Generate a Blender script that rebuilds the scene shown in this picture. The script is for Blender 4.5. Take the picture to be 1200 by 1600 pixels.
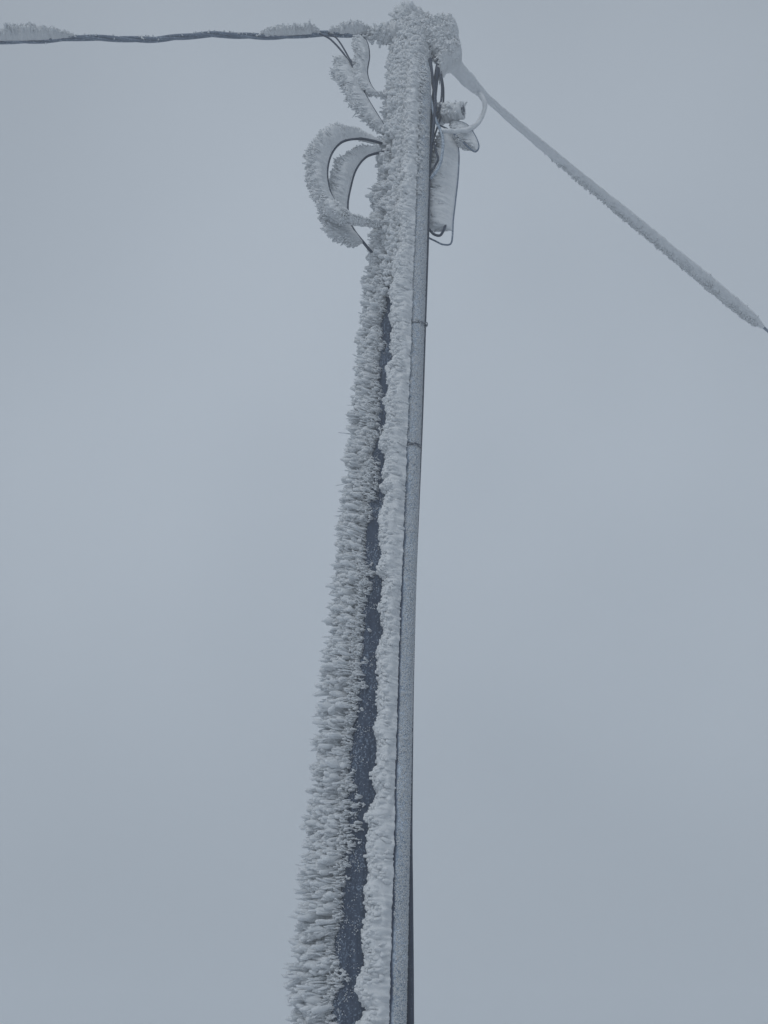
import bpy, math
import numpy as np
from mathutils import Vector

# ------------------------------------------------------------------ scene, camera, sky, sun, exposure
for o in list(bpy.data.objects):
    bpy.data.objects.remove(o)
scene = bpy.context.scene
COL = scene.collection
rng = np.random.default_rng(7)

CAM = np.array((0.0, 0.0, 1.6))
PITCH = math.radians(27.0)
VFOV = math.radians(50.0)
FPX = 800.0 / math.tan(VFOV / 2)

cam_data = bpy.data.cameras.new('camera')
cam = bpy.data.objects.new('camera', cam_data)
COL.objects.link(cam)
cam.location = CAM
cam.rotation_euler = (math.pi / 2 + PITCH, 0, 0)
cam_data.sensor_fit = 'VERTICAL'
cam_data.sensor_height = 24.0
cam_data.lens = 12.0 / math.tan(VFOV / 2)
cam_data.clip_start = 0.05
cam_data.clip_end = 2000
scene.camera = cam

SUN_DIR = Vector((-0.42, -0.62, 0.66)).normalized()      # towards the sun, behind the viewer's left shoulder
SUN_EL, SUN_ROT = math.asin(SUN_DIR.z), math.atan2(SUN_DIR.x, SUN_DIR.y)
world = bpy.data.worlds.new('World')
scene.world = world
world.use_nodes = True
nt = world.node_tree
nt.nodes.clear()
sky = nt.nodes.new('ShaderNodeTexSky')
sky.sky_type = 'NISHITA'
sky.sun_disc = False
sky.sun_elevation = SUN_EL
sky.sun_rotation = SUN_ROT
sky.air_density = 1.0
sky.dust_density = 6.0
tc = nt.nodes.new('ShaderNodeTexCoord')
cloud = nt.nodes.new('ShaderNodeTexNoise')          # slow, faint unevenness of a thick cloud deck
cloud.inputs['Scale'].default_value = 2.3
cloud.inputs['Detail'].default_value = 2.0
cramp = nt.nodes.new('ShaderNodeValToRGB')
cramp.color_ramp.elements[0].position = 0.25
cramp.color_ramp.elements[0].color = (3.38, 3.86, 4.44, 1)
cramp.color_ramp.elements[1].position = 0.75
cramp.color_ramp.elements[1].color = (4.24, 4.78, 5.42, 1)
mix = nt.nodes.new('ShaderNodeMix')
mix.data_type = 'RGBA'
mix.inputs['Factor'].default_value = 0.94            # the cloud deck hides nearly all of the clear sky
bg = nt.nodes.new('ShaderNodeBackground')
bg.inputs['Strength'].default_value = 0.10
out = nt.nodes.new('ShaderNodeOutputWorld')
nt.links.new(tc.outputs['Generated'], cloud.inputs['Vector'])
nt.links.new(cloud.outputs['Fac'], cramp.inputs['Fac'])
nt.links.new(sky.outputs['Color'], mix.inputs['A'])
sep = nt.nodes.new('ShaderNodeSeparateXYZ')          # an overcast sky dims towards the horizon all round
nt.links.new(tc.outputs['Generated'], sep.inputs['Vector'])
dim = nt.nodes.new('ShaderNodeMapRange')
dim.interpolation_type = 'SMOOTHSTEP'
dim.inputs['From Min'].default_value = -0.05
dim.inputs['From Max'].default_value = 0.55
dim.inputs['To Min'].default_value = 0.83
dim.inputs['To Max'].default_value = 1.0
nt.links.new(sep.outputs['Z'], dim.inputs['Value'])
scl = nt.nodes.new('ShaderNodeVectorMath')
scl.operation = 'SCALE'
nt.links.new(cramp.outputs['Color'], scl.inputs[0])
glow = nt.nodes.new('ShaderNodeVectorMath')          # broad paler patch where the fog is thinnest
glow.operation = 'DOT_PRODUCT'
glow.inputs[1].default_value = (0.03, 0.90, 0.43)
nt.links.new(tc.outputs['Generated'], glow.inputs[0])
gmap = nt.nodes.new('ShaderNodeMapRange')
gmap.interpolation_type = 'SMOOTHSTEP'
gmap.inputs['From Min'].default_value = math.cos(math.radians(44))
gmap.inputs['From Max'].default_value = 1.0
gmap.inputs['To Min'].default_value = 0.74
gmap.inputs['To Max'].default_value = 1.08
nt.links.new(glow.outputs['Value'], gmap.inputs['Value'])
mul = nt.nodes.new('ShaderNodeMath')
mul.operation = 'MULTIPLY'
nt.links.new(dim.outputs['Result'], mul.inputs[0])
nt.links.new(gmap.outputs['Result'], mul.inputs[1])
nt.links.new(mul.outputs['Value'], scl.inputs['Scale'])
nt.links.new(scl.outputs['Vector'], mix.inputs['B'])
nt.links.new(mix.outputs['Result'], bg.inputs['Color'])
nt.links.new(bg.outputs['Background'], out.inputs['Surface'])

sun_data = bpy.data.lights.new('sun', 'SUN')
sun_data.energy = 0.95
sun_data.angle = math.radians(30)
sun_data.color = (0.93, 0.97, 1.0)
sun = bpy.data.objects.new('sun', sun_data)
COL.objects.link(sun)
sun.rotation_euler = SUN_DIR.to_track_quat('Z', 'Y').to_euler()

scene.view_settings.view_transform = 'Standard'
scene.view_settings.look = 'None'
scene.view_settings.exposure = 0.0
scene.view_settings.gamma = 1.0
scene.render.engine = 'CYCLES'
scene.cycles.max_bounces = 8
scene.cycles.diffuse_bounces = 4
scene.cycles.volume_bounces = 3
scene.cycles.use_denoising = True

# ------------------------------------------------------------------ helpers
D = 4.25                     # metres from the camera to the pole
WIND = np.array((-0.94, -0.34, 0.0)); WIND /= np.linalg.norm(WIND)   # rime grows into the wind


def P(px, py, Y=D):
    """World point at distance Y that the photograph shows at pixel (px, py)."""
    xc, yc = (px - 600) / FPX, (800 - py) / FPX
    d = np.array((xc, math.cos(PITCH) - yc * math.sin(PITCH), math.sin(PITCH) + yc * math.cos(PITCH)))
    return CAM + d * (Y / d[1])


def unit(v):
    v = np.asarray(v, float)
    return v / np.maximum(np.linalg.norm(v, axis=-1, keepdims=True), 1e-9)


def _hash(ix, iy, iz, seed):
    h = (ix.astype(np.int64) * 374761393 + iy.astype(np.int64) * 668265263 + iz.astype(np.int64) * 2147483647 + seed * 1274126177) & 0xFFFFFFFF
    h = ((h ^ (h >> 13)) * 1274126177) & 0xFFFFFFFF
    h = ((h ^ (h >> 16)) * 2246822519) & 0xFFFFFFFF
    return ((h ^ (h >> 15)) & 0xFFFFFF) / float(0xFFFFFF)


def vnoise(x, y=0.0, z=0.0, seed=0):
    """Value noise in -1..1."""
    x, y, z = np.broadcast_arrays(np.asarray(x, float), np.asarray(y, float), np.asarray(z, float))
    ix, iy, iz = np.floor(x), np.floor(y), np.floor(z)
    fx, fy, fz = x - ix, y - iy, z - iz
    fx, fy, fz = (f * f * (3 - 2 * f) for f in (fx, fy, fz))
    r = 0
    for a in (0, 1):
        for b in (0, 1):
            for c in (0, 1):
                w = (fx if a else 1 - fx) * (fy if b else 1 - fy) * (fz if c else 1 - fz)
                r = r + w * _hash(ix + a, iy + b, iz + c, seed)
    return r * 2 - 1


def fbm(x, y=0.0, z=0.0, seed=0, octaves=3):
    r, a = 0, 1.0
    x, y, z = np.asarray(x, float), np.asarray(y, float), np.asarray(z, float)
    for k in range(octaves):
        r = r + a * vnoise(x * 2 ** k, y * 2 ** k, z * 2 ** k, seed + k * 17)
        a *= 0.5
    return r


def link_mesh(name, verts, faces, mat, parent=None, smooth=True, kind=None):
    """verts (N,3); faces a list of (M,3) or (M,4) index arrays -> one mesh object."""
    me = bpy.data.meshes.new(name)
    verts = np.asarray(verts, np.float32)
    me.vertices.add(len(verts))
    me.vertices.foreach_set('co', verts.ravel())
    faces = [np.asarray(f, np.int32) for f in faces if len(f)]
    sizes = np.concatenate([np.full(len(f), f.shape[1], np.int32) for f in faces])
    loops = np.concatenate([f.ravel() for f in faces])
    me.loops.add(len(loops))
    me.loops.foreach_set('vertex_index', loops)
    me.polygons.add(len(sizes))
    me.polygons.foreach_set('loop_start', np.concatenate(([0], np.cumsum(sizes)[:-1])).astype(np.int32))
    me.polygons.foreach_set('use_smooth', np.full(len(sizes), smooth))
    me.update(calc_edges=True)
    me.validate()
    me.materials.append(mat)
    ob = bpy.data.objects.new(name, me)
    COL.objects.link(ob)
    if parent:
        ob.parent = parent
        ob.matrix_parent_inverse = parent.matrix_world.inverted()
    if kind:
        ob['kind'] = kind
    return ob


def merge(parts):
    """[(verts, [faces])...] -> one (verts, [faces])."""
    V, F, n = [], [], 0
    for v, fs in parts:
        V.append(v)
        F += [np.asarray(f) + n for f in fs if len(f)]
        n += len(v)
    return np.concatenate(V), F


def thing(name, label, cat, loc, group=None):
    o = bpy.data.objects.new(name, None)
    COL.objects.link(o)
    o.location = Vector(loc)
    o.empty_display_size = 0.1
    o['label'] = label
    o['category'] = cat
    if group:
        o['group'] = group
    bpy.context.view_layer.update()
    return o


def smooth_path(pts, step=0.004):
    """Catmull-Rom through pts, resampled evenly."""
    p = np.asarray(pts, float)
    if len(p) == 2:
        q = p
    else:
        e = np.vstack((2 * p[0] - p[1], p, 2 * p[-1] - p[-2]))
        q = []
        for i in range(1, len(e) - 2):
            t = np.linspace(0, 1, 24, endpoint=False)[:, None]
            a, b, c, d = e[i - 1], e[i], e[i + 1], e[i + 2]
            q.append(0.5 * (2 * b + (c - a) * t + (2 * a - 5 * b + 4 * c - d) * t ** 2 + (3 * b - a - 3 * c + d) * t ** 3))
        q = np.vstack(q + [p[-1:]])
    s = np.concatenate(([0], np.cumsum(np.linalg.norm(np.diff(q, axis=0), axis=1))))
    n = max(3, int(s[-1] / step) + 1)
    u = np.linspace(0, s[-1], n)
    return np.stack([np.interp(u, s, q[:, k]) for k in range(3)], 1), u


def tangents(p):
    return unit(np.gradient(p, axis=0))


def grid_faces(n, k, close=True):
    i, j = np.meshgrid(np.arange(n - 1), np.arange(k if close else k - 1), indexing='ij')
    j2 = (j + 1) % k
    return np.stack((i * k + j, i * k + j2, (i + 1) * k + j2, (i + 1) * k + j), -1).reshape(-1, 4)


def cap_faces(n, k, nv):
    a = np.arange(k)
    b = (a + 1) % k
    return (np.stack((b, a, np.full(k, nv)), 1), np.stack(((n - 1) * k + a, (n - 1) * k + b, np.full(k, nv + 1)), 1))


def frames(p):
    t = tangents(p)
    n0 = np.cross(t[0], (0.3, 0.2, 0.93))
    if np.linalg.norm(n0) < 0.1:
        n0 = np.cross(t[0], (1, 0, 0))
    N = [unit(n0)]
    for i in range(1, len(p)):
        v = N[-1] - t[i] * np.dot(N[-1], t[i])
        N.append(unit(v))
    N = np.array(N)
    return t, N, np.cross(t, N)


def tube(p, r, sides=10):
    """Round tube along p; r a number or one per sample."""
    n = len(p)
    t, N, B = frames(p)
    a = np.linspace(0, 2 * math.pi, sides, endpoint=False)
    r = np.broadcast_to(np.asarray(r, float), (n,))
    v = p[:, None] + r[:, None, None] * (np.cos(a)[None, :, None] * N[:, None] + np.sin(a)[None, :, None] * B[:, None])
    v = np.vstack((v.reshape(-1, 3), p[:1], p[-1:]))
    c0, c1 = cap_faces(n, sides, n * sides)
    return v, [grid_faces(n, sides), c0, c1]


def coat(p, r, seed, sides=20, rough=0.18, scale=0.02, shift=None):
    """Lumpy rime sleeve round a cable: radius profile r per sample, shifted off centre."""
    n = len(p)
    t, N, B = frames(p)
    a = np.linspace(0, 2 * math.pi, sides, endpoint=False)
    r = np.broadcast_to(np.asarray(r, float), (n,))
    dirs = np.cos(a)[None, :, None] * N[:, None] + np.sin(a)[None, :, None] * B[:, None]
    v = p[:, None] + r[:, None, None] * dirs
    nz = fbm(v[..., 0] / scale, v[..., 1] / scale, v[..., 2] / scale, seed, 3) + 0.7 * vnoise(v[..., 0] / 0.006, v[..., 1] / 0.006, v[..., 2] / 0.006, seed + 5)
    v = v + (r[:, None] * rough * nz)[..., None] * dirs
    if shift is not None:
        v = v + np.asarray(shift)[None, None] * r[:, None, None]
    v = np.vstack((v.reshape(-1, 3), p[:1], p[-1:]))
    c0, c1 = cap_faces(n, sides, n * sides)
    return v, [grid_faces(n, sides), c0, c1]


def fingers(roots, dirs, length, rad, sides=5, rings=5, bend=0.12, club=0.7, rnd=None):
    """Many rime needles at once: each a tapered, club-ended, slightly bent stalk."""
    rnd = rnd or rng
    n = len(roots)
    d = unit(dirs)
    ref = np.where(np.abs(d[:, 2:3]) < 0.9, np.array([[0, 0, 1.0]]), np.array([[1.0, 0, 0]]))
    u = unit(np.cross(d, ref))
    w = np.cross(d, u)
    length = np.broadcast_to(length, (n,))
    rad = np.broadcast_to(rad, (n,))
    s = np.linspace(0, 0.94, rings)
    prof = (0.55 + club * s) * np.where(s > 0.85, 0.62, 1.0)
    bv = rnd.normal(0, 1, (n, 3)) * (bend * length)[:, None]
    a = np.linspace(0, 2 * math.pi, sides, endpoint=False)[None] + rnd.uniform(0, 6.28, (n, 1))
    cen = roots[:, None] + d[:, None] * (s[None, :, None] * length[:, None, None]) + bv[:, None] * (s ** 2)[None, :, None]
    cen = cen + rnd.normal(0, 0.22, (n, rings, 3)) * rad[:, None, None] * (s > 0)[None, :, None]
    rr = rad[:, None, None] * prof[None, :, None] * rnd.uniform(0.72, 1.28, (n, rings, sides))
    v = cen[:, :, None] + rr[..., None] * (np.cos(a)[:, None, :, None] * u[:, None, None] + np.sin(a)[:, None, :, None] * w[:, None, None])
    tip = roots + d * length[:, None] + bv
    V = np.concatenate((v.reshape(n, -1, 3), tip[:, None]), 1)
    per = rings * sides + 1
    g = grid_faces(rings, sides)
    k = np.arange(sides)
    c = np.stack(((rings - 1) * sides + k, (rings - 1) * sides + (k + 1) % sides, np.full(sides, per - 1)), 1)
    off = (np.arange(n) * per)[:, None, None]
    return V.reshape(-1, 3), [(g[None] + off).reshape(-1, 4), (c[None] + off).reshape(-1, 3)]


OCT_V = np.array(((1, 0, 0), (-1, 0, 0), (0, 1, 0), (0, -1, 0), (0, 0, 1), (0, 0, -1)), float)
OCT_F = np.array(((0, 2, 4), (2, 1, 4), (1, 3, 4), (3, 0, 4), (2, 0, 5), (1, 2, 5), (3, 1, 5), (0, 3, 5)))


def grains(pts, size):
    n = len(pts)
    r = rng.uniform(0.5, 1.4, (n, 6, 1)) * np.broadcast_to(size, (n,))[:, None, None]
    q = unit(OCT_V[None] + rng.normal(0, 0.35, (n, 6, 3)))
    v = pts[:, None] + q * r
    return v.reshape(-1, 3), [(OCT_F[None] + (np.arange(n) * 6)[:, None, None]).reshape(-1, 3)]


def fin(p, arc, rc, L, seed, hm=0.016, grow=None, lobes=0.10, teeth=0.10, K=18, spikes=260, ripple=0.14):
    """Plate of rime grown into the wind from a cable of radius rc along p. L = plate depth (number or per sample)."""
    g0 = WIND if grow is None else unit(grow)
    t = tangents(p)
    gp = g0[None] - t * (t @ g0)[:, None]
    mag = np.linalg.norm(gp, axis=1)
    g = unit(gp + 1e-6)
    nrm = np.cross(t, g)
    L = np.broadcast_to(np.asarray(L, float), (len(p),)) * np.clip(mag, 0.25, 1) ** 0.6
    L = L * (1 + lobes * vnoise(arc / 0.05, 0, 0, seed) + teeth * vnoise(arc / 0.011, 0, 0, seed + 1) + 0.6 * teeth * vnoise(arc / 0.005, 0, 0, seed + 2))
    end = np.clip(np.minimum(arc, arc[-1] - arc) / 0.03, 0, 1)
    end = np.sqrt(1 - (1 - end) ** 2)
    L = L * (0.55 + 0.45 * end)
    u = np.linspace(0, 2 * math.pi, K, endpoint=False)
    s = (1 - np.cos(u)) / 2
    sm = np.clip(s / 0.55, 0, 1)
    sm = sm * sm * (3 - 2 * sm)
    h = (rc * 0.85 + (hm - rc * 0.85) * sm) * np.sqrt(np.clip(1 - s ** 6, 0, 1))
    side = np.where(np.sin(u) >= 0, 1.0, -1.0) * (np.abs(np.sin(u)) > 1e-6)
    A = rc * 0.1 + s[None] * L[:, None]
    B = side[None] * h[None] * (np.clip(L / 0.05, 0.5, 1.25) * (0.25 + 0.75 * end))[:, None]
    st = vnoise(arc[:, None] / 0.007, s[None] * 1.3, side[None] * 3.0, seed + 3) + 0.8 * vnoise(arc[:, None] / 0.018, s[None] * 1.7, side[None] * 5.0, seed + 4)
    B = B * (1 + ripple * st + 0.22 * fbm(arc[:, None] / 0.035, s[None] * 2.5, side[None] * 2.0, seed + 8, 3))
    slant = vnoise(arc[:, None] / 0.015, s[None] * 3, 0, seed + 6) * 0.006 * s[None]
    v = p[:, None] + A[..., None] * g[:, None] + B[..., None] * nrm[:, None] + slant[..., None] * t[:, None]
    n = len(p)
    V = np.vstack((v.reshape(-1, 3), (p[0] + g[0] * L[0] * 0.45)[None], (p[-1] + g[-1] * L[-1] * 0.45)[None]))
    c0, c1 = cap_faces(n, K, n * K)
    parts = [(V, [grid_faces(n, K), c0, c1])]
    m = int(arc[-1] * spikes)
    if m > 4:
        i = rng.integers(0, n, m)
        f = rng.uniform(0.5, 0.97, m)
        sd = rng.uniform(-1, 1, m) * hm * 0.75
        ro = p[i] + g[i] * (L[i] * f)[:, None] + nrm[i] * sd[:, None]
        di = g[i] + rng.normal(0, 0.28, (m, 3))
        parts.append(fingers(ro, di, L[i] * (1.0 - f) + rng.uniform(0.002, 0.011, m), rng.uniform(0.003, 0.0065, m), 5, 4))
    m = int(arc[-1] * spikes * 1.2)
    if m > 4:
        i = rng.integers(0, n, m)
        f = rng.uniform(0.12, 0.85, m)
        sg = np.where(rng.uniform(0, 1, m) < 0.5, -1.0, 1.0)
        hh = np.interp(f, s[:K // 2], h[:K // 2]) * np.clip(L[i] / 0.05, 0.5, 1.25) * (0.25 + 0.75 * end[i])
        ro = p[i] + g[i] * (L[i] * f)[:, None] + nrm[i] * (sg * (hh - 0.003))[:, None]
        di = g[i] + nrm[i] * (sg * 0.10)[:, None] + rng.normal(0, 0.06, (m, 3))
        parts.append(fingers(ro, di, np.minimum(rng.uniform(0.018, 0.050, m), L[i] * (1.05 - f)), rng.uniform(0.0022, 0.0050, m), 5, 4, 0.05, 0.8))
    return merge(parts)


def clumps(roots, dirs, L, per, fan, spread, rad, club=0.7, zsq=0.6, sides=4, rings=4, bend=0.08):
    """Feathery tufts: each root sends out 'per' fingers that fan apart towards the wind."""
    n = len(roots)
    r = np.repeat(roots, per, 0) + rng.normal(0, 1, (n * per, 3)) * spread
    j = rng.normal(0, fan, (n * per, 3))
    j[:, 2] *= zsq
    d = np.repeat(unit(dirs), per, 0) + j
    l = np.repeat(L, per) * rng.uniform(0.62, 1.04, n * per)
    return fingers(r, d, l, rng.uniform(rad[0], rad[1], n * per), sides, rings, bend, club)


# ------------------------------------------------------------------ materials
def material(name):
    m = bpy.data.materials.new(name)
    m.use_nodes = True
    t = m.node_tree
    t.nodes.clear()
    o = t.nodes.new('ShaderNodeOutputMaterial')
    return m, t, o


def noise_node(t, scale, detail=3.0, vec=None):
    n = t.nodes.new('ShaderNodeTexNoise')
    n.inputs['Scale'].default_value = scale
    n.inputs['Detail'].default_value = detail
    if vec:
        t.links.new(vec, n.inputs['Vector'])
    return n


def ramp(t, fac, stops):
    r = t.nodes.new('ShaderNodeValToRGB')
    while len(r.color_ramp.elements) < len(stops):
        r.color_ramp.elements.new(0.5)
    for e, (pos, c) in zip(r.color_ramp.elements, stops):
        e.position = pos
        e.color = (*c, 1)
    t.links.new(fac, r.inputs['Fac'])
    return r


def world_pos(t):
    return t.nodes.new('ShaderNodeNewGeometry').outputs['Position']


def rime_material(name, c0, c1, trans=0.22, bump=0.5):
    m, t, o = material(name)
    pos = world_pos(t)
    n1 = noise_node(t, 60, 3, pos)
    n2 = noise_node(t, 230, 4, pos)
    col = ramp(t, n1.outputs['Fac'], ((0.3, c0), (0.7, c1)))
    b = t.nodes.new('ShaderNodeBump')
    b.inputs['Strength'].default_value = bump
    b.inputs['Distance'].default_value = 0.006
    t.links.new(n2.outputs['Fac'], b.inputs['Height'])
    d = t.nodes.new('ShaderNodeBsdfPrincipled')
    d.inputs['Roughness'].default_value = 0.85
    d.inputs['Specular IOR Level'].default_value = 0.25
    tr = t.nodes.new('ShaderNodeBsdfTranslucent')
    mx = t.nodes.new('ShaderNodeMixShader')
    mx.inputs['Fac'].default_value = trans
    for s in (d.inputs['Base Color'], tr.inputs['Color']):
        t.links.new(col.outputs['Color'], s)
    for s in (d, tr):
        t.links.new(b.outputs['Normal'], s.inputs['Normal'])
    t.links.new(d.outputs[0], mx.inputs[1])
    t.links.new(tr.outputs[0], mx.inputs[2])
    t.links.new(mx.outputs[0], o.inputs['Surface'])
    return m


def frosted_material(name, dark0, dark1, frost, scale, lo, hi, rough=0.7, stretch=(1, 1, 1), bump=0.4, dark_flank=None):
    """Dark surface with a breath of frost on it."""
    m, t, o = material(name)
    pos = world_pos(t)
    mp = t.nodes.new('ShaderNodeMapping')
    mp.inputs['Scale'].default_value = stretch
    t.links.new(pos, mp.inputs['Vector'])
    base = noise_node(t, 30, 4, mp.outputs['Vector'])
    bc = ramp(t, base.outputs['Fac'], ((0.3, dark0), (0.7, dark1)))
    fr = noise_node(t, scale, 3, pos)
    big = noise_node(t, 9, 3, pos)
    add = t.nodes.new('ShaderNodeMath')
    add.operation = 'MULTIPLY_ADD'
    add.inputs[1].default_value = 0.35
    t.links.new(big.outputs['Fac'], add.inputs[0])
    t.links.new(fr.outputs['Fac'], add.inputs[2])
    fac = ramp(t, add.outputs[0], ((lo, (0, 0, 0)), (hi, (1, 1, 1))))
    mx = t.nodes.new('ShaderNodeMix')
    mx.data_type = 'RGBA'
    t.links.new(fac.outputs['Color'], mx.inputs['Factor'])
    t.links.new(bc.outputs['Color'], mx.inputs['A'])
    mx.inputs['B'].default_value = (*frost, 1)
    surf = mx.outputs['Result']
    if dark_flank:                                   # darker colour on the left-facing side, fading out with height
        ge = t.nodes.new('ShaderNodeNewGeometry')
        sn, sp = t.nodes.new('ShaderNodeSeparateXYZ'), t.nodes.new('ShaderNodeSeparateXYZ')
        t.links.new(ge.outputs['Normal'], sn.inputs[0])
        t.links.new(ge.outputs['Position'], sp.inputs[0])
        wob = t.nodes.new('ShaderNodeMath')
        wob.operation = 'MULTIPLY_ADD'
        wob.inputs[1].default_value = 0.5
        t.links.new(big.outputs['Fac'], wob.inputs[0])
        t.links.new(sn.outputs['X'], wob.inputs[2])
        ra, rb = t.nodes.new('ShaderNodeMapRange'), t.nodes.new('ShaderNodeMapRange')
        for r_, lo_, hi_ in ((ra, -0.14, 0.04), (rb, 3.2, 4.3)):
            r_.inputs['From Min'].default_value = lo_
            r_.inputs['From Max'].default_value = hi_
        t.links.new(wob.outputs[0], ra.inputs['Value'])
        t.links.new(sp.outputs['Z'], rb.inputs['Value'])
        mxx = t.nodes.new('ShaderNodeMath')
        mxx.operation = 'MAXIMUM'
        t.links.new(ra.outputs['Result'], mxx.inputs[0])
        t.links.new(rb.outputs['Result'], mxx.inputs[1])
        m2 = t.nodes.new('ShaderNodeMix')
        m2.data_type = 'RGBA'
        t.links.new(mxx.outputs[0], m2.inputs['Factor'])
        m2.inputs['A'].default_value = (*dark_flank, 1)
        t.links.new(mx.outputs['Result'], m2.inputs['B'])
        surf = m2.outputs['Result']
    b = t.nodes.new('ShaderNodeBump')
    b.inputs['Strength'].default_value = bump
    b.inputs['Distance'].default_value = 0.003
    t.links.new(add.outputs[0], b.inputs['Height'])
    p = t.nodes.new('ShaderNodeBsdfPrincipled')
    p.inputs['Roughness'].default_value = rough
    p.inputs['Specular IOR Level'].default_value = 0.3
    t.links.new(surf, p.inputs['Base Color'])
    t.links.new(b.outputs['Normal'], p.inputs['Normal'])
    t.links.new(p.outputs[0], o.inputs['Surface'])
    return m


M_RIME = rime_material('rime', (0.85, 0.885, 0.92), (0.91, 0.935, 0.96), 0.35, 0.6)
M_RIME_DENSE = rime_material('dense_rime', (0.80, 0.835, 0.87), (0.88, 0.905, 0.93), 0.2, 0.6)
M_SNOW = frosted_material('dimmed_snow', (0.10, 0.105, 0.11), (0.20, 0.20, 0.21), (0.80, 0.82, 0.85), 0.8, 0.50, 0.66, 0.85)   # unseen snow, dark patches added to cut bounce light from below
M_POLE = frosted_material('weathered_pole', (0.014, 0.027, 0.058), (0.046, 0.068, 0.112), (0.34, 0.42, 0.53), 150, 0.72, 1.0, 0.8, (2.2, 2.2, 0.16))
M_PIPE = frosted_material('frosted_conduit', (0.16, 0.215, 0.29), (0.25, 0.31, 0.39), (0.60, 0.68, 0.77), 110, 0.55, 0.98, 0.75)
M_CONDUIT = frosted_material('frosted_conduit_pipe', (0.16, 0.215, 0.29), (0.25, 0.31, 0.39), (0.60, 0.68, 0.77), 110, 0.55, 0.98, 0.75, dark_flank=(0.045, 0.066, 0.12))
M_CABLE = frosted_material('black_cable', (0.015, 0.027, 0.058), (0.030, 0.046, 0.086), (0.35, 0.38, 0.42), 200, 0.82, 0.98, 0.5)
M_BUNDLE = frosted_material('bundled_conductor', (0.09, 0.125, 0.19), (0.14, 0.185, 0.26), (0.45, 0.53, 0.62), 140, 0.70, 0.95, 0.6)
M_STEEL = frosted_material('galvanised_steel', (0.03, 0.042, 0.068), (0.06, 0.075, 0.11), (0.6, 0.63, 0.66), 120, 0.68, 0.9, 0.55)

# ------------------------------------------------------------------ the setting: snowy ground lost in fog
gx = np.linspace(-120, 120, 121)
X, Yg = np.meshgrid(gx, gx, indexing='ij')
Zg = 0.05 * fbm(X / 9, Yg / 9, 0, 3, 3) + 0.5 * vnoise(X / 60, Yg / 60, 0, 9) * np.clip(np.hypot(X, Yg) / 40 - 0.3, 0, 1)
ground = link_mesh('snow_ground', np.stack((X, Yg, Zg), -1).reshape(-1, 3), [grid_faces(121, 121, False)[:, ::-1]], M_SNOW)
ground['kind'] = 'structure'
ground['label'] = 'unseen snow-covered ground, patched dark to dim bounce light, fading into the fog'

# ------------------------------------------------------------------ the pole
A0, A1 = P(563, 1600), P(650, 46)
AX = (A1 - A0) / (A1[2] - A0[2])
TOP = A1[2]


def axis(z):
    z = np.asarray(z, float)
    return A0 + AX * (z - A0[2])[..., None]


def pole_r(z):
    return 0.135 + (np.asarray(z, float) - A0[2]) * (0.095 - 0.135) / (A1[2] - A0[2])


def on_pole(z, th, lift=0.0):
    """Point on the pole skin; th = 0 faces left (into the wind), 90 degrees faces the camera."""
    r = pole_r(z) + lift
    d = np.stack((-np.cos(th), -np.sin(th), np.zeros_like(th)), -1)
    return axis(z) + d * r[..., None], d


def frac(z):
    return np.clip((np.asarray(z) - A0[2]) / (A1[2] - A0[2]), -0.4, 1.05)


pole = thing('utility_pole', 'dark utility pole thickly feathered with white rime on its left side', 'pole', axis(np.array(0.0)))
nz_, K = 330, 72
zz = np.linspace(-0.3, TOP, nz_)
tt = np.linspace(0, 2 * math.pi, K, endpoint=False)
ZZ, TT = np.meshgrid(zz, tt, indexing='ij')
v, d = on_pole(ZZ, TT)
crk = fbm(TT * 9, ZZ * 0.9, 0, 21, 3) * 0.0022 + vnoise(TT * 26, ZZ * 1.6, 0, 5) * 0.0016
v = v + d * crk[..., None]
V = np.vstack((v.reshape(-1, 3), axis(np.array(-0.3))[None], axis(np.array(TOP + 0.01))[None]))
c0, c1 = cap_faces(nz_, K, nz_ * K)
link_mesh('shaft', V, [grid_faces(nz_, K), c0, c1], M_POLE, pole)

# windward rime: a lumpy base coat, then feathery tufts that point left into the wind
ZB = np.linspace(-0.05, TOP - 0.01, 700)
TB = np.radians(np.linspace(-95, 36, 26))
zb, tb = np.meshgrid(ZB, TB, indexing='ij')
Lz = 0.128 - 0.078 * np.clip(frac(zb), 0, 1)
win = np.sin(np.pi * np.clip((np.degrees(tb) + 95) / 131, 0, 1)) ** 0.6
thick = win * Lz * (0.48 + 0.20 * fbm(zb / 0.045, tb * 1.6, 0, 31, 2) + 0.16 * vnoise(zb / 0.020, tb * 1.2, 0, 33)) - 0.004
v, d = on_pole(zb, tb)
gdir = unit(d * 0.45 + WIND)
base_v = (v + gdir * thick[..., None]).reshape(-1, 3)
parts = [(base_v, [grid_faces(700, 26, False)])]

n = 3300
z = np.where(rng.uniform(0, 1, n) < 0.05, rng.uniform(0.0, 1.3, n), rng.uniform(1.3, TOP, n))
cell = np.round(z / 0.055 + 0.35 * vnoise(z / 0.2, 0, 0, 40))           # feathers gather into plumes
th = np.radians(rng.uniform(-58, 37, n) + 5 * vnoise(z / 0.05, 0, 0, 41))
tcell = np.round(np.degrees(th) / 24)
plume = _hash(cell, tcell, cell * 0, 42)
lz = 0.138 - 0.088 * np.clip(frac(z), 0, 1)
L = lz * (0.66 + 0.50 * plume) * (1 + 0.10 * vnoise(z / 0.016, th * 3, 0, 44)) * rng.uniform(0.86, 1.06, n)
front = np.clip((np.degrees(th) - 5) / 35, 0, 1)
L = L * (1 - 0.22 * front)
ro, d = on_pole(z, th, -0.004)
up = (cell - z / 0.055) * 0.24 + 0.12 * (_hash(cell, tcell, cell * 0, 46) - 0.55)
dirs = WIND[None] + d * 0.30 + np.stack((np.zeros(n), np.zeros(n), up), -1)
pick = rng.uniform(0, 1, n) < 0.75
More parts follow.
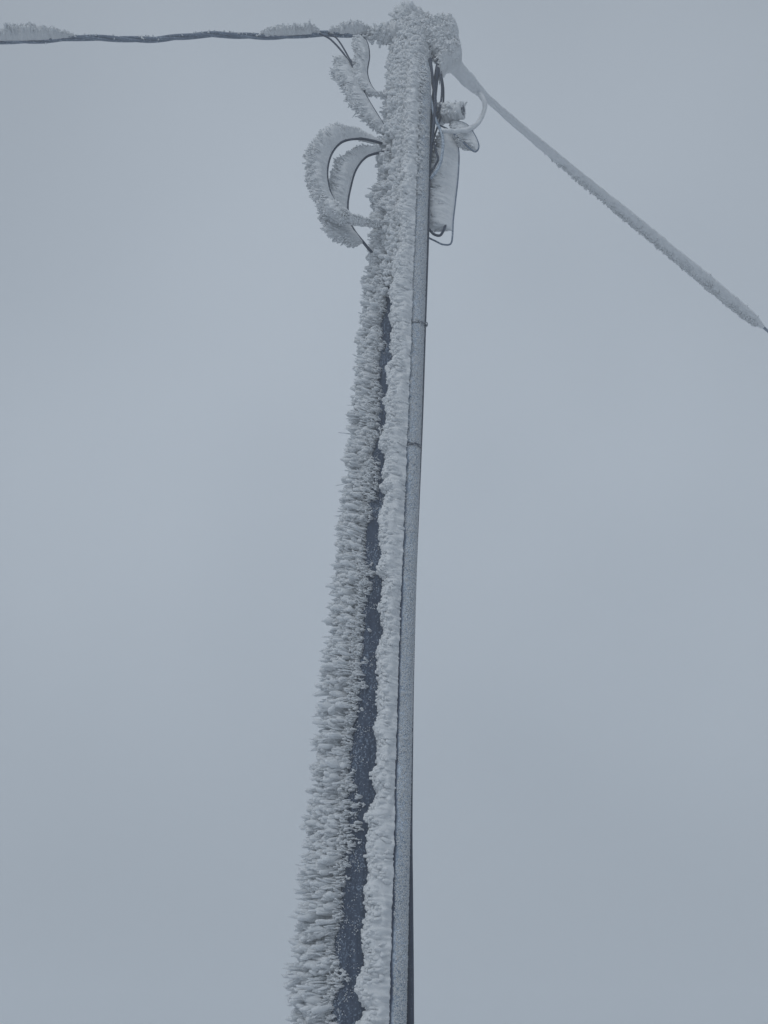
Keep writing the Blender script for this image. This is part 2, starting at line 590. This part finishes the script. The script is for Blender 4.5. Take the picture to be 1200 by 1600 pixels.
parts.append(clumps(ro[pick], dirs[pick], L[pick] * 0.97, 5, 0.085, 0.008, (0.0065, 0.0130), 0.7, 0.75, 6, 5, 0.07))
parts.append(clumps(ro, dirs, L * 0.90, 5, 0.12, 0.010, (0.0030, 0.0056), 0.75, 0.8, 4, 4, 0.10))
# loose short tufts at the edge of the bare strip
n = 2700
z = rng.uniform(1.2, TOP, n)
th = np.radians(34 + np.abs(rng.normal(0, 9, n)) * (1 + vnoise(z / 0.10, 0, 0, 48)) * (1 + 0.4 * np.clip(frac(z), 0, 1)))
ro, d = on_pole(z, th, -0.002)
lt = rng.uniform(0.010, 0.045, n) * np.where((z > P(0, 400)[2]) & (z < P(0, 235)[2]), 0.4, 1.0)
parts.append(clumps(ro, WIND[None] + d * 0.7, lt, 4, 0.25, 0.004, (0.0025, 0.005)))
# near the head the rime wraps right round the front
zc = P(0, 400)[2]
n = 2800
z = rng.uniform(zc - 0.35, TOP, n)
th = np.radians(np.where(z > P(0, 130)[2], rng.uniform(35, 165, n), rng.uniform(35, 118, n)))
keep = rng.uniform(0, 1, n) < np.clip((z - zc + 0.35) / 0.6, 0, 1)
keep &= ~((th < np.radians(60)) & (z < P(0, 235)[2]) & (vnoise(z / 0.05, 0, 0, 53) > -0.35))
z, th = z[keep], th[keep]
ro, d = on_pole(z, th, -0.004)
L = rng.uniform(0.036, 0.066, len(z)) * (1 + 0.3 * vnoise(z / 0.05, th, 0, 51))
parts.append(clumps(ro, WIND[None] + d * 0.34, L, 6, 0.08, 0.006, (0.0065, 0.0125), 0.8, 0.6, 6, 5))
V, F = merge(parts)
link_mesh('rime', V, F, M_RIME, pole, kind='stuff')

# cap of rime on the pole head
parts = []
n = 420
a = rng.uniform(0, 2 * math.pi, n)
rr = np.sqrt(rng.uniform(0, 1, n)) * 0.095
ro = axis(np.full(n, TOP - 0.01)) + np.stack((np.cos(a) * rr, np.sin(a) * rr, np.zeros(n)), -1)
di = WIND[None] * 0.55 + np.stack((np.cos(a) * 0.25, np.sin(a) * 0.25, np.full(n, 0.8)), -1)
hump = np.exp(-((ro[:, 0] - axis(np.array(TOP))[0] + 0.035) / 0.05) ** 2)
parts.append(clumps(ro, di, 0.030 + 0.062 * hump * rng.uniform(0.7, 1.1, n), 7, 0.14, 0.010, (0.008, 0.015), 0.9, 0.6, 6, 5))
V, F = merge(parts)
link_mesh('head_rime', V, F, M_RIME, pole, kind='stuff')

# frost grains on the bare strip
n = 15000
z = rng.uniform(0.4, TOP, n)
th = np.radians(rng.uniform(36, 110, n))
cl = vnoise(z / 0.03, th * 6, 0, 61) + 0.6 * vnoise(z / 0.15, th * 3, 0, 62)
keep = cl + rng.uniform(-0.5, 0.5, n) - 0.9 * np.clip(np.degrees(th) / 40 - 1.0, 0, 1.2) > -0.1
ro, d = on_pole(z[keep], th[keep], 0.001)
V, F = grains(ro, rng.uniform(0.0014, 0.0034, keep.sum()))
link_mesh('frost', V, F, M_RIME, pole, kind='stuff')

# ------------------------------------------------------------------ the conduit up the front right of the pole
CR = 0.038
cp, ca = smooth_path([P(x, y, 4.13) for x, y in ((613, 1790), (617, 1600), (624, 1300), (632, 1000), (643, 700), (650, 500), (655, 350), (660, 190), (662, 130))] + [P(660, 96, 4.2)], 0.01)
ext = cp[0] + (cp[0] - cp[20]) / (cp[20][2] - cp[0][2]) * (cp[0][2] + 0.1)
cp = np.vstack((np.linspace(ext, cp[0], 60)[:-1], cp))
ca = np.concatenate(([0], np.cumsum(np.linalg.norm(np.diff(cp, axis=0), axis=1))))
conduit = thing('cable_conduit', 'frosted grey conduit strapped up the front right of the pole with a rime ridge', 'conduit', cp[0])
V, F = tube(cp, CR, 36)
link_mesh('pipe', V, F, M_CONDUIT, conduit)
# rime ridge on its windward flank: rounded, closely packed lobes
fp, fa = smooth_path(cp[::3], 0.004)
cidx = fp[:, 2]
Lr = np.interp(cidx, [P(0, y, 4.13)[2] for y in (1600, 1400, 1300, 1200, 1100, 1000, 900, 800, 700, 600, 500, 400, 250, 100)],
               [0.098, 0.086, 0.084, 0.070, 0.080, 0.072, 0.083, 0.082, 0.104, 0.088, 0.090, 0.080, 0.066, 0.06])
lob = 0.22 * vnoise(fa / 0.075, 0, 0, 71) + 0.16 * vnoise(fa / 0.032, 0, 0, 72) - 0.02
Lr = Lr * (1 + lob)
off = np.array((-0.026, -0.020, 0))
RG = unit((-0.93, -0.37, 0.0))
parts = [fin(fp + off, fa, 0.024, Lr - 0.004, 73, hm=0.027, grow=RG, lobes=0.06, teeth=0.10, K=28, spikes=0)]
n = 13000
i = rng.integers(0, len(fp), n)
f = rng.uniform(0.0, 0.9, n)
sd = rng.uniform(-1, 1, n)
gr = np.repeat(RG[None], n, 0)
nr = np.cross(np.array((0, 0, 1.0)), RG)
ro = fp[i] + off + gr * ((Lr[i] - 0.004) * f)[:, None] + nr[None] * (sd * 0.024 * np.sqrt(1 - f ** 4))[:, None]
di = gr + nr[None] * (sd * 0.22)[:, None] + rng.normal(0, 0.07, (n, 3))
ln = np.minimum(Lr[i] * (1.03 - f), 0.05) * rng.uniform(0.75, 1.0, n) + 0.004
parts.append(fingers(ro, di, ln, rng.uniform(0.0038, 0.0095, n), 5, 4, 0.07, 0.8))
# towards the head the rime creeps over the pipe face too
n = 1500
i = rng.integers(0, len(fp), n)
ph = np.radians(rng.uniform(0, 125, n))
keep = rng.uniform(0, 1, n) < np.clip((fp[i, 2] - P(0, 330, 4.13)[2]) / 0.9, 0, 1)
i, ph = i[keep], ph[keep]
dd = np.stack((-np.cos(ph), -np.sin(ph), np.zeros(len(ph))), -1)
parts.append(clumps(fp[i] + dd * (CR - 0.003), RG[None] + dd * 0.5, rng.uniform(0.010, 0.034, len(i)), 6, 0.12, 0.005, (0.003, 0.006)))
V, F = merge(parts)
link_mesh('rime_ridge', V, F, M_RIME_DENSE, conduit, kind='stuff')
# granular frost on the pipe face
n = 64000
i = rng.integers(0, len(cp) - 1, n)
q = cp[i] + (cp[i + 1] - cp[i]) * rng.uniform(0, 1, (n, 1))
ph = np.radians(rng.uniform(48, 190, n))
dd = np.stack((-np.cos(ph), -np.sin(ph), np.zeros(n)), -1)
cov = vnoise(q[:, 2] / 0.02, ph * 4, 0, 81) + 0.8 * vnoise(q[:, 2] / 0.2, ph * 2, 0, 82)
keep = (cov + rng.uniform(-0.9, 0.9, n) > -0.75 - 0.6 * np.clip((ph - 1.2), 0, 1)) & (ph > np.radians(80 - 36 * np.clip(frac(q[:, 2]) * 2 - 0.5, 0, 1)) + 0.25 * vnoise(q[:, 2] / 0.05, 0, 0, 83)) & (q[:, 2] > 1.0)
V, F = grains((q + dd * CR)[keep], rng.uniform(0.0012, 0.0036, keep.sum()))
link_mesh('frost', V, F, M_RIME, conduit, kind='stuff')
# straps round conduit and pole
for py in (503, 692):
    zc_ = P(650, py, 4.09)[2]
    k = int(np.argmin(np.abs(cp[:, 2] - zc_)))
    c = cp[k]
    pa = axis(np.array(zc_))
    R0 = float(pole_r(zc_)) + 0.004
    # open band over the front of the conduit, ends running back on to the pole
    aa = np.radians(np.linspace(-35, 215, 40))
    band = np.stack((c[0] + (CR + 0.003) * np.cos(aa), c[1] - (CR + 0.003) * np.sin(aa), np.full(40, c[2])), -1)
    hw, hb = 0.006, 0.0022
    outw = np.stack((np.cos(aa), -np.sin(aa), np.zeros(40)), -1)
    ring = np.stack((band - outw * hb + (0, 0, -hw), band + outw * hb + (0, 0, -hw), band + outw * hb + (0, 0, hw), band - outw * hb + (0, 0, hw)), 1)
    V = np.vstack((ring.reshape(-1, 3), band[:1], band[-1:]))
    e0, e1 = cap_faces(40, 4, 160)
    st = link_mesh('strap', V, [grid_faces(40, 4), e0, e1], M_STEEL, conduit, smooth=False)
    if py == 503:
        bp = c + np.array((CR + 0.010, -0.004, 0.012))
        bv, bf = tube(np.array([bp + (0, 0.012, 0), bp + (0, -0.002, 0), bp + (0, -0.010, 0)]), [0.009, 0.009, 0.006], 6)
        link_mesh('buckle', bv, bf, M_STEEL, st, smooth=False)

# ------------------------------------------------------------------ cables
def cable(name, label, cat, pts, r, fins=(), mat=None, group=None, step=0.004, sides=10, hm=0.016, seed=1, spikes=700, grow=None, ripple=0.14):
    """A cable thing: jacket, and plates of rime. fins = [(arc start fraction, end fraction, depth list)]."""
    p, a = smooth_path(pts, step)
    o = thing(name, label, cat, p[0], group)
    V, F = tube(p, r, sides)
    link_mesh('jacket', V, F, mat or M_CABLE, o)
    for k, (f0, f1, L, *gg) in enumerate(fins):
        i0, i1 = int(f0 * (len(p) - 1)), int(f1 * (len(p) - 1)) + 1
        q, b = p[i0:i1], a[i0:i1] - a[i0]
        Li = np.interp(np.linspace(0, 1, len(q)), np.linspace(0, 1, len(L)), L)
        V, F = fin(q, b, r, Li, seed * 100 + k * 11, hm=hm, spikes=spikes, grow=gg[0] if gg else grow, ripple=ripple)
        link_mesh('rime', V, F, M_RIME_DENSE, o, kind='stuff')
    return o


# black cable down the right flank of the conduit
cable('riser_cable', 'black cable running down behind the right edge of the conduit', 'cable',
      [P(x, y, Y) for x, y, Y in ((688, 88, 4.21), (682, 118, 4.18), (674, 200, 4.16), (669, 270, 4.15), (666, 380, 4.15), (661, 520, 4.15), (657, 640, 4.16), (652, 760, 4.17),
                                  (646, 900, 4.17), (642, 1050, 4.17), (640, 1180, 4.17), (639, 1300, 4.17), (640, 1420, 4.17), (641, 1600, 4.17), (640, 1950, 4.17))],
      0.0135, step=0.02, seed=3)

# overhead line to the left: three strands twisted together, rime in three patches
wl = thing('overhead_line', 'twisted dark overhead line running off to the left with patches of rime', 'cable', P(592, 56, 4.2))
wp, wa = smooth_path([P(607, 52, 4.22), P(560, 54, 4.21), P(500, 53, 4.2), P(430, 57, 4.2), P(380, 56, 4.2), P(330, 54, 4.2), P(280, 58, 4.2), P(230, 62, 4.2), P(170, 60, 4.2), P(120, 59, 4.2), P(60, 63, 4.2), P(0, 64, 4.2), P(-300, 66, 4.2), P(-1200, 40, 4.2), P(-3000, -60, 4.2)], 0.008)
t, N, B = frames(wp)
for k in range(3):
    ph = wa * 2 * math.pi / 0.62 + k * 2.094
    V, F = tube(wp + 0.0095 * (np.cos(ph)[:, None] * N + np.sin(ph)[:, None] * B), 0.0088, 8)
    link_mesh('strand', V, F, M_BUNDLE, wl)
X_of = lambda px: P(px, 56, 4.2)[0]
for k, (xa, xb, L) in enumerate(((585, 508, (0.01, 0.05, 0.055, 0.05, 0.02)), (502, 392, (0.01, 0.06, 0.055, 0.045, 0.05, 0.03, 0.008)), (122, -60, (0.008, 0.04, 0.075, 0.07, 0.08, 0.05, 0.04, 0.06)))):
    i0, i1 = int(np.argmin(np.abs(wp[:, 0] - X_of(xa)))), int(np.argmin(np.abs(wp[:, 0] - X_of(xb))))
    q, b = smooth_path(wp[i0:i1:4], 0.004)
    Li = np.interp(np.linspace(0, 1, len(q)), np.linspace(0, 1, len(L)), L)
    V, F = fin(q, b, 0.019, Li, 300 + k * 13, hm=0.025, grow=(-0.2, -0.8, 0.45), lobes=0.22, teeth=0.16, spikes=420)
    link_mesh('rime', V, F, M_RIME, wl, kind='stuff')

m = 150
i = rng.integers(0, int(np.argmin(np.abs(wp[:, 0] - X_of(-80)))), m)
dn = unit(np.array((-0.2, -0.7, 0.4))[None] + rng.normal(0, 0.7, (m, 3)))
V, F = fingers(wp[i] + dn * 0.012, dn, rng.uniform(0.006, 0.016, m), rng.uniform(0.003, 0.007, m), 5, 4)
link_mesh('frost', V, F, M_RIME, wl, kind='stuff')

# overhead line to the right: sheathed in rime, receding into the fog
wr = thing('overhead_line', 'overhead line wholly sheathed in rime slanting down to the right', 'cable', P(690, 88, 4.25))
wp, wa = smooth_path([P(684, 84, 4.25), P(705, 98, 4.36), P(752, 145, 4.62), P(850, 230, 5.1), P(1000, 352, 5.75), P(1190, 509, 6.6), P(1500, 770, 8.3), P(1800, 1030, 11.0)], 0.006)
V, F = tube(wp, 0.010, 10)
link_mesh('jacket', V, F, M_BUNDLE, wr)
pxs = np.array([P(x, y, Y)[0] for x, y, Y in ((684, 84, 4.25), (705, 98, 4.36), (735, 128, 4.5), (762, 154, 4.67), (850, 230, 5.1), (1000, 352, 5.75), (1140, 468, 6.4), (1175, 496, 6.55), (1192, 510, 6.62), (1500, 770, 8.3))])
rad = np.interp(wp[:, 0], pxs, [0.046, 0.046, 0.038, 0.021, 0.027, 0.035, 0.044, 0.036, 0.016, 0.0105])
i1 = int(np.argmin(np.abs(wp[:, 0] - pxs[8])))
V, F = coat(wp[:i1], rad[:i1], 330, 22, 0.11, 0.05, (0, 0, 0.0))
m = 1100
i = (i1 * (0.30 + 0.68 * np.sqrt(rng.uniform(0, 1, m)))).astype(int)
t = tangents(wp)
dn = rng.normal(0, 1, (m, 3)) + np.array((-1.8, -0.3, -1.6))
dn = unit(dn - t[i] * np.sum(dn * t[i], 1)[:, None])
V, F = merge([(V, F), fingers(wp[i] + dn * (rad[i] * 0.85)[:, None], dn + 0.3 * WIND, rng.uniform(0.008, 0.020, m), rng.uniform(0.005, 0.009, m), 5, 4)])
link_mesh('rime', V, F, M_RIME_DENSE, wr, kind='stuff')

# jumpers dropping from the left line to the pole
cable('jumper_cable', 'thin dark jumper leaving the left line, rime plate hanging on its lower half', 'cable',
      [P(x, y, Y) for x, y, Y in ((500, 53, 4.19), (517, 62, 4.18), (540, 88, 4.17), (558, 121, 4.16), (572, 150, 4.16), (590, 180, 4.17), (606, 205, 4.2))],
      0.0052, [(0.33, 1.0, (0.085, 0.12, 0.125, 0.12, 0.09, 0.05))], seed=5, hm=0.02)
cable('jumper_cable', 'bare thin jumper closest to the left line above the rime plates', 'cable',
      [P(x, y, Y) for x, y, Y in ((512, 53, 4.2), (527, 61, 4.17), (545, 90, 4.15), (558, 118, 4.15), (570, 143, 4.15))], 0.0045, seed=6)
cable('jumper_cable', 'short jumper bowed beside the pole head carrying a flat rime plate', 'cable',
      [P(x, y, Y) for x, y, Y in ((566, 54, 4.2), (574, 68, 4.19), (577, 88, 4.18), (574, 116, 4.18), (584, 140, 4.18), (600, 148, 4.19), (618, 152, 4.2))],
      0.005, [(0.08, 0.98, (0.07, 0.08, 0.075, 0.08, 0.10, 0.075, 0.06))], seed=7, hm=0.02)

# slack coils on the left flank
cable('cable_loop', 'larger outer slack loop left of the pole with thick rime rim', 'cable',
      [P(x, y, Y) for x, y, Y in ((624, 232, 4.27), (600, 225, 4.20), (566, 217, 4.10), (536, 221, 4.07), (518, 240, 4.06), (511, 268, 4.06), (515, 298, 4.06), (528, 322, 4.06), (548, 340, 4.07), (575, 348, 4.10), (612, 352, 4.20))],
      0.0070, [(0.04, 0.80, (0.04, 0.05, 0.075, 0.105, 0.108, 0.108, 0.105, 0.108, 0.11)), (0.70, 1.0, (0.05, 0.06, 0.055, 0.05, 0.06), (-0.4, -0.65, -0.45))], seed=8, hm=0.024, grow=(-0.9, -0.42, 0.06))
cable('cable_loop', 'smaller inner slack loop left of the pole, hanging lower behind the other', 'cable',
      [P(x, y, Y) for x, y, Y in ((610, 236, 4.18), (590, 239, 4.18), (571, 246, 4.17), (556, 265, 4.16), (548, 290, 4.16), (543, 318, 4.16), (545, 342, 4.16), (553, 360, 4.16), (568, 379, 4.17), (584, 397, 4.19), (604, 410, 4.22))],
      0.0070, [(0.06, 0.83, (0.05, 0.07, 0.09, 0.10, 0.10, 0.115, 0.125, 0.14, 0.15, 0.10))], seed=9, hm=0.022)

# right flank: slack cables and their rime
cable('cable_loop', 'tall slack loop right of the pole filled by a smooth white rime slab', 'cable',
      [P(x, y, Y) for x, y, Y in ((688, 196, 4.22), (704, 206, 4.22), (716, 232, 4.22), (716, 270, 4.22), (712, 310, 4.22), (708, 345, 4.22), (707, 368, 4.22), (704, 381, 4.22), (692, 382, 4.21), (679, 376, 4.20), (664, 369, 4.19))],
      0.0045, [(0.05, 0.77, (0.07, 0.11, 0.135, 0.145, 0.15, 0.15, 0.145, 0.14, 0.12))], seed=10, hm=0.026, grow=(-1, -0.12, 0), spikes=500, ripple=0.10, mat=M_BUNDLE)
cable('cable_hook', 'short dark cable end curling out under the right rime slab', 'cable',
      [P(x, y, Y) for x, y, Y in ((662, 352, 4.17), (670, 358, 4.17), (678, 366, 4.17), (687, 368, 4.17), (692, 362, 4.18), (696, 352, 4.2))], 0.0065, seed=11)
fj = cable('jumper_cable', 'pale frosted jumper arcing from the right line back to the pole', 'cable',
      [P(x, y, Y) for x, y, Y in ((750, 146, 4.58), (757, 160, 4.50), (755, 178, 4.40), (744, 195, 4.28), (728, 204, 4.16), (708, 205, 4.12), (690, 204, 4.12))], 0.0065, seed=12, mat=M_PIPE)
q, b = smooth_path([P(x, y, Y) for x, y, Y in ((750, 146, 4.58), (757, 160, 4.50), (755, 178, 4.40), (744, 195, 4.28), (728, 204, 4.16), (708, 205, 4.12), (690, 204, 4.12))])
V, F = coat(q, np.interp(np.linspace(0, 1, len(q)), (0, 0.3, 0.8, 1), (0.014, 0.011, 0.013, 0.011)), 560, 14, 0.24, 0.018)
link_mesh('rime', V, F, M_RIME_DENSE, fj, kind='stuff')
cable('cable_loop', 'small leaf-shaped rimed loop standing out right of the pole', 'cable',
      [P(x, y, Y) for x, y, Y in ((708, 188, 4.24), (728, 194, 4.22), (741, 210, 4.20), (748, 228, 4.19), (743, 237, 4.18), (733, 231, 4.17), (721, 219, 4.17), (706, 206, 4.18))],
      0.0045, [(0.0, 0.62, (0.05, 0.09, 0.10, 0.105, 0.10, 0.06))], seed=13, hm=0.022, grow=(-0.85, -0.1, -0.5), spikes=400, ripple=0.12, mat=M_BUNDLE)
tail = [
    ('dark cable hugging the pole just under the right bracket', ((672, 92, 4.16), (676, 125, 4.14), (680, 160, 4.13), (677, 200, 4.13), (672, 240, 4.14), (668, 285, 4.15)), 0.009),
    ('dark cable beside the clamp, bowing out below it', ((682, 96, 4.18), (690, 130, 4.17), (688, 165, 4.16), (676, 205, 4.15), (681, 235, 4.14), (684, 250, 4.14), (672, 272, 4.15)), 0.0055),
    ('thin outermost dark cable dropping from the right bracket', ((688, 108, 4.2), (693, 140, 4.19), (691, 175, 4.18), (683, 200, 4.18), (676, 225, 4.17), (672, 262, 4.16)), 0.005),
    ('frosted looped cable end against the right rime slab', ((672, 150, 4.14), (680, 185, 4.13), (691, 212, 4.13), (691, 240, 4.13), (685, 262, 4.13), (672, 280, 4.14)), 0.008),
]
for k, (lab, pts, r) in enumerate(tail):
    cable('service_cable', lab, 'cable', [P(*q) for q in pts], r, seed=20 + k, group='cables tangled right of the pole head', mat=M_PIPE if k == 3 else M_CABLE)


# ------------------------------------------------------------------ rimed hardware at the pole head
def puffy(outline, Y, T, edge, seed, cell=0.0045, tilt=0.0):
    """Solid lump of rime: thick in the middle, rounded to its rim, with its own depth at distance Y."""
    pts = np.array([P(x, y, Y) for x, y in outline])
    a, b = pts[:, 0], pts[:, 2]
    xs = np.arange(a.min() - cell, a.max() + 2 * cell, cell)
    zs = np.arange(b.min() - cell, b.max() + 2 * cell, cell)
    GX, GZ = np.meshgrid(xs, zs, indexing='ij')
    inside = np.zeros(GX.shape, bool)
    dist = np.full(GX.shape, 9.0)
    for i in range(len(a)):
        x0, z0, x1, z1 = a[i - 1], b[i - 1], a[i], b[i]
        hit = ((z0 > GZ) != (z1 > GZ)) & (GX < (x1 - x0) * (GZ - z0) / (z1 - z0 + 1e-12) + x0)
        inside ^= hit
        ln = (x1 - x0) ** 2 + (z1 - z0) ** 2
        u = np.clip(((GX - x0) * (x1 - x0) + (GZ - z0) * (z1 - z0)) / ln, 0, 1)
        dist = np.minimum(dist, np.hypot(GX - x0 - u * (x1 - x0), GZ - z0 - u * (z1 - z0)))
    sd = np.where(inside, dist, -dist) + 0.005 * vnoise(GX / 0.016, GZ / 0.016, 0, seed) + 0.003 * vnoise(GX / 0.007, GZ / 0.007, 0, seed + 1)
    ok = sd > 0
    e = np.clip(sd / edge, 0, 1)
    h = T * np.sqrt(1 - (1 - e) ** 2)
    cellok = ok[:-1, :-1] & ok[1:, :-1] & ok[1:, 1:] & ok[:-1, 1:]
    used = np.zeros(ok.shape, bool)
    for sx in (0, 1):
        for sz in (0, 1):
            used[sx:ok.shape[0] - 1 + sx, sz:ok.shape[1] - 1 + sz] |= cellok
    idx = -np.ones(ok.shape, int)
    idx[used] = np.arange(used.sum())
    nn = used.sum()
    x, zz2, hh = GX[used], GZ[used], np.maximum(h[used], 0.002)
    nf = 1 + 0.20 * fbm(x / 0.03, zz2 / 0.03, 0, seed + 2) + 0.13 * vnoise(x / 0.009, zz2 / 0.009, 0, seed + 3)
    nb = 1 + 0.20 * fbm(x / 0.03, zz2 / 0.03, 7, seed + 4)
    yy = Y + tilt * (x - x.mean())
    V = np.vstack((np.stack((x, yy - hh * nf, zz2), 1), np.stack((x, yy + hh * nb, zz2), 1)))
    ci, cj = np.nonzero(cellok)
    q = np.stack((idx[ci, cj], idx[ci + 1, cj], idx[ci + 1, cj + 1], idx[ci, cj + 1]), 1)
    ed = np.concatenate((q[:, [0, 1]], q[:, [1, 2]], q[:, [2, 3]], q[:, [3, 0]]))
    key = np.sort(ed, 1)
    _, inv, cnt = np.unique(key[:, 0].astype(np.int64) * (nn + 1) + key[:, 1], return_inverse=True, return_counts=True)
    rim = ed[cnt[inv.ravel()] == 1]
    wall = np.stack((rim[:, 1], rim[:, 0], rim[:, 0] + nn, rim[:, 1] + nn), 1)
    return V, [q, q[:, ::-1] + nn, wall]


br = thing('line_bracket', 'rime-caked block of the right line bracket at the pole head', 'bracket', P(676, 66, 4.2))
V, F = tube(np.array([P(648, 62, 4.2), P(668, 66, 4.2), P(690, 72, 4.22), P(706, 80, 4.26)]), [0.022, 0.022, 0.020, 0.018], 8)
link_mesh('arm', V, F, M_STEEL, br, smooth=False)
V, F = tube(smooth_path([P(688, 74, 4.2), P(696, 92, 4.22), P(690, 112, 4.22), P(683, 100, 4.2), P(682, 82, 4.2)])[0], 0.007, 8)
link_mesh('shackle', V, F, M_STEEL, br)
V, F = puffy([(650, 52), (664, 40), (676, 36), (690, 34), (706, 37), (716, 47), (717, 72), (723, 92), (712, 100), (700, 104), (692, 116), (687, 127), (683, 112), (681, 92), (672, 82), (656, 74)], 4.22, 0.085, 0.055, 501)
m = 420
i = rng.integers(0, len(V) // 2, m)
V, F = merge([(V, F), fingers(V[i] + (0, 0.006, 0), WIND[None] * 0.8 + np.array((0.25, -0.6, 0.1)) + rng.normal(0, 0.15, (m, 3)), rng.uniform(0.010, 0.022, m), rng.uniform(0.004, 0.008, m), 6, 4)])
link_mesh('rime', V, F, M_RIME_DENSE, br, kind='stuff')

bl = thing('line_clamp', 'rime-covered dead-end clamp joining the left line to the pole head', 'clamp', P(600, 55, 4.2))
V, F = tube(np.array([P(578, 55, 4.21), P(592, 54, 4.21), P(606, 52, 4.21), P(634, 50, 4.21)]), [0.012, 0.02, 0.02, 0.016], 8)
link_mesh('body', V, F, M_STEEL, bl, smooth=False)
q, b = smooth_path([P(580, 56, 4.2), P(597, 54, 4.2), P(612, 52, 4.2), P(630, 50, 4.2)])
V, F = coat(q, np.interp(np.linspace(0, 1, len(q)), (0, 0.2, 0.4, 1), (0.02, 0.028, 0.05, 0.062)), 520, 18, 0.25, 0.02)
n = 260
i = rng.integers(0, len(q), n)
dn = unit(rng.normal(0, 1, (n, 3)) + WIND)
V, F = merge([(V, F), fingers(q[i] + dn * 0.02, dn, rng.uniform(0.02, 0.055, n) * np.interp(i / len(q), (0, 0.3, 1), (0.6, 1, 1)), rng.uniform(0.005, 0.009, n))])
link_mesh('rime', V, F, M_RIME, bl, kind='stuff')

kc = thing('cable_clamp', 'small rimed bolt clamp with dark open end right of the pole', 'clamp', P(694, 178, 4.22))
c0_, c1_ = P(684, 180, 4.22), P(724, 172, 4.16)
ax_ = unit(c1_ - c0_)
V, F = tube(np.array([c0_, c0_ + (c1_ - c0_) * 0.55, c0_ + (c1_ - c0_) * 0.56, c1_ - ax_ * 0.004, c1_, c1_ - ax_ * 0.001, c1_ - ax_ * 0.03]), [0.026, 0.026, 0.028, 0.028, 0.023, 0.013, 0.011], 14)
link_mesh('body', V, F, M_STEEL, kc, smooth=False)
q, b = smooth_path([c0_, c0_ + (c1_ - c0_) * 0.5, c1_ - ax_ * 0.003])
V, F = coat(q, np.interp(np.linspace(0, 1, len(q)), (0, 0.5, 1), (0.048, 0.050, 0.040)), 541, 22, 0.24, 0.022)
m = 160
i = rng.integers(0, len(q) - 6, m)
dn = unit(rng.normal(0, 1, (m, 3)) + WIND * 0.5)
V, F = merge([(V, F), fingers(q[i] + dn * 0.036, dn + WIND * 0.5, rng.uniform(0.012, 0.034, m), rng.uniform(0.005, 0.010, m), 5, 4)])
link_mesh('rime', V, F, M_RIME_DENSE, kc, kind='stuff')

# ------------------------------------------------------------------ fog
hz = np.array([(x, y, z) for x in (-125, 125) for y in (-125, 125) for z in (-2.0, 9.0)], float)
hf = np.array(((0, 1, 3, 2), (4, 6, 7, 5), (0, 4, 5, 1), (2, 3, 7, 6), (0, 2, 6, 4), (1, 5, 7, 3)))
m, t, o = material('fog')
pv = t.nodes.new('ShaderNodeVolumePrincipled')
pv.inputs['Color'].default_value = (0.94, 0.968, 0.99, 1)
pv.inputs['Density'].default_value = 0.022
pv.inputs['Anisotropy'].default_value = 0.2
t.links.new(pv.outputs['Volume'], o.inputs['Volume'])
haze = link_mesh('haze', hz, [hf], m, smooth=False, kind='stuff')
haze['label'] = 'even pale grey fog filling the air'
haze['category'] = 'fog'
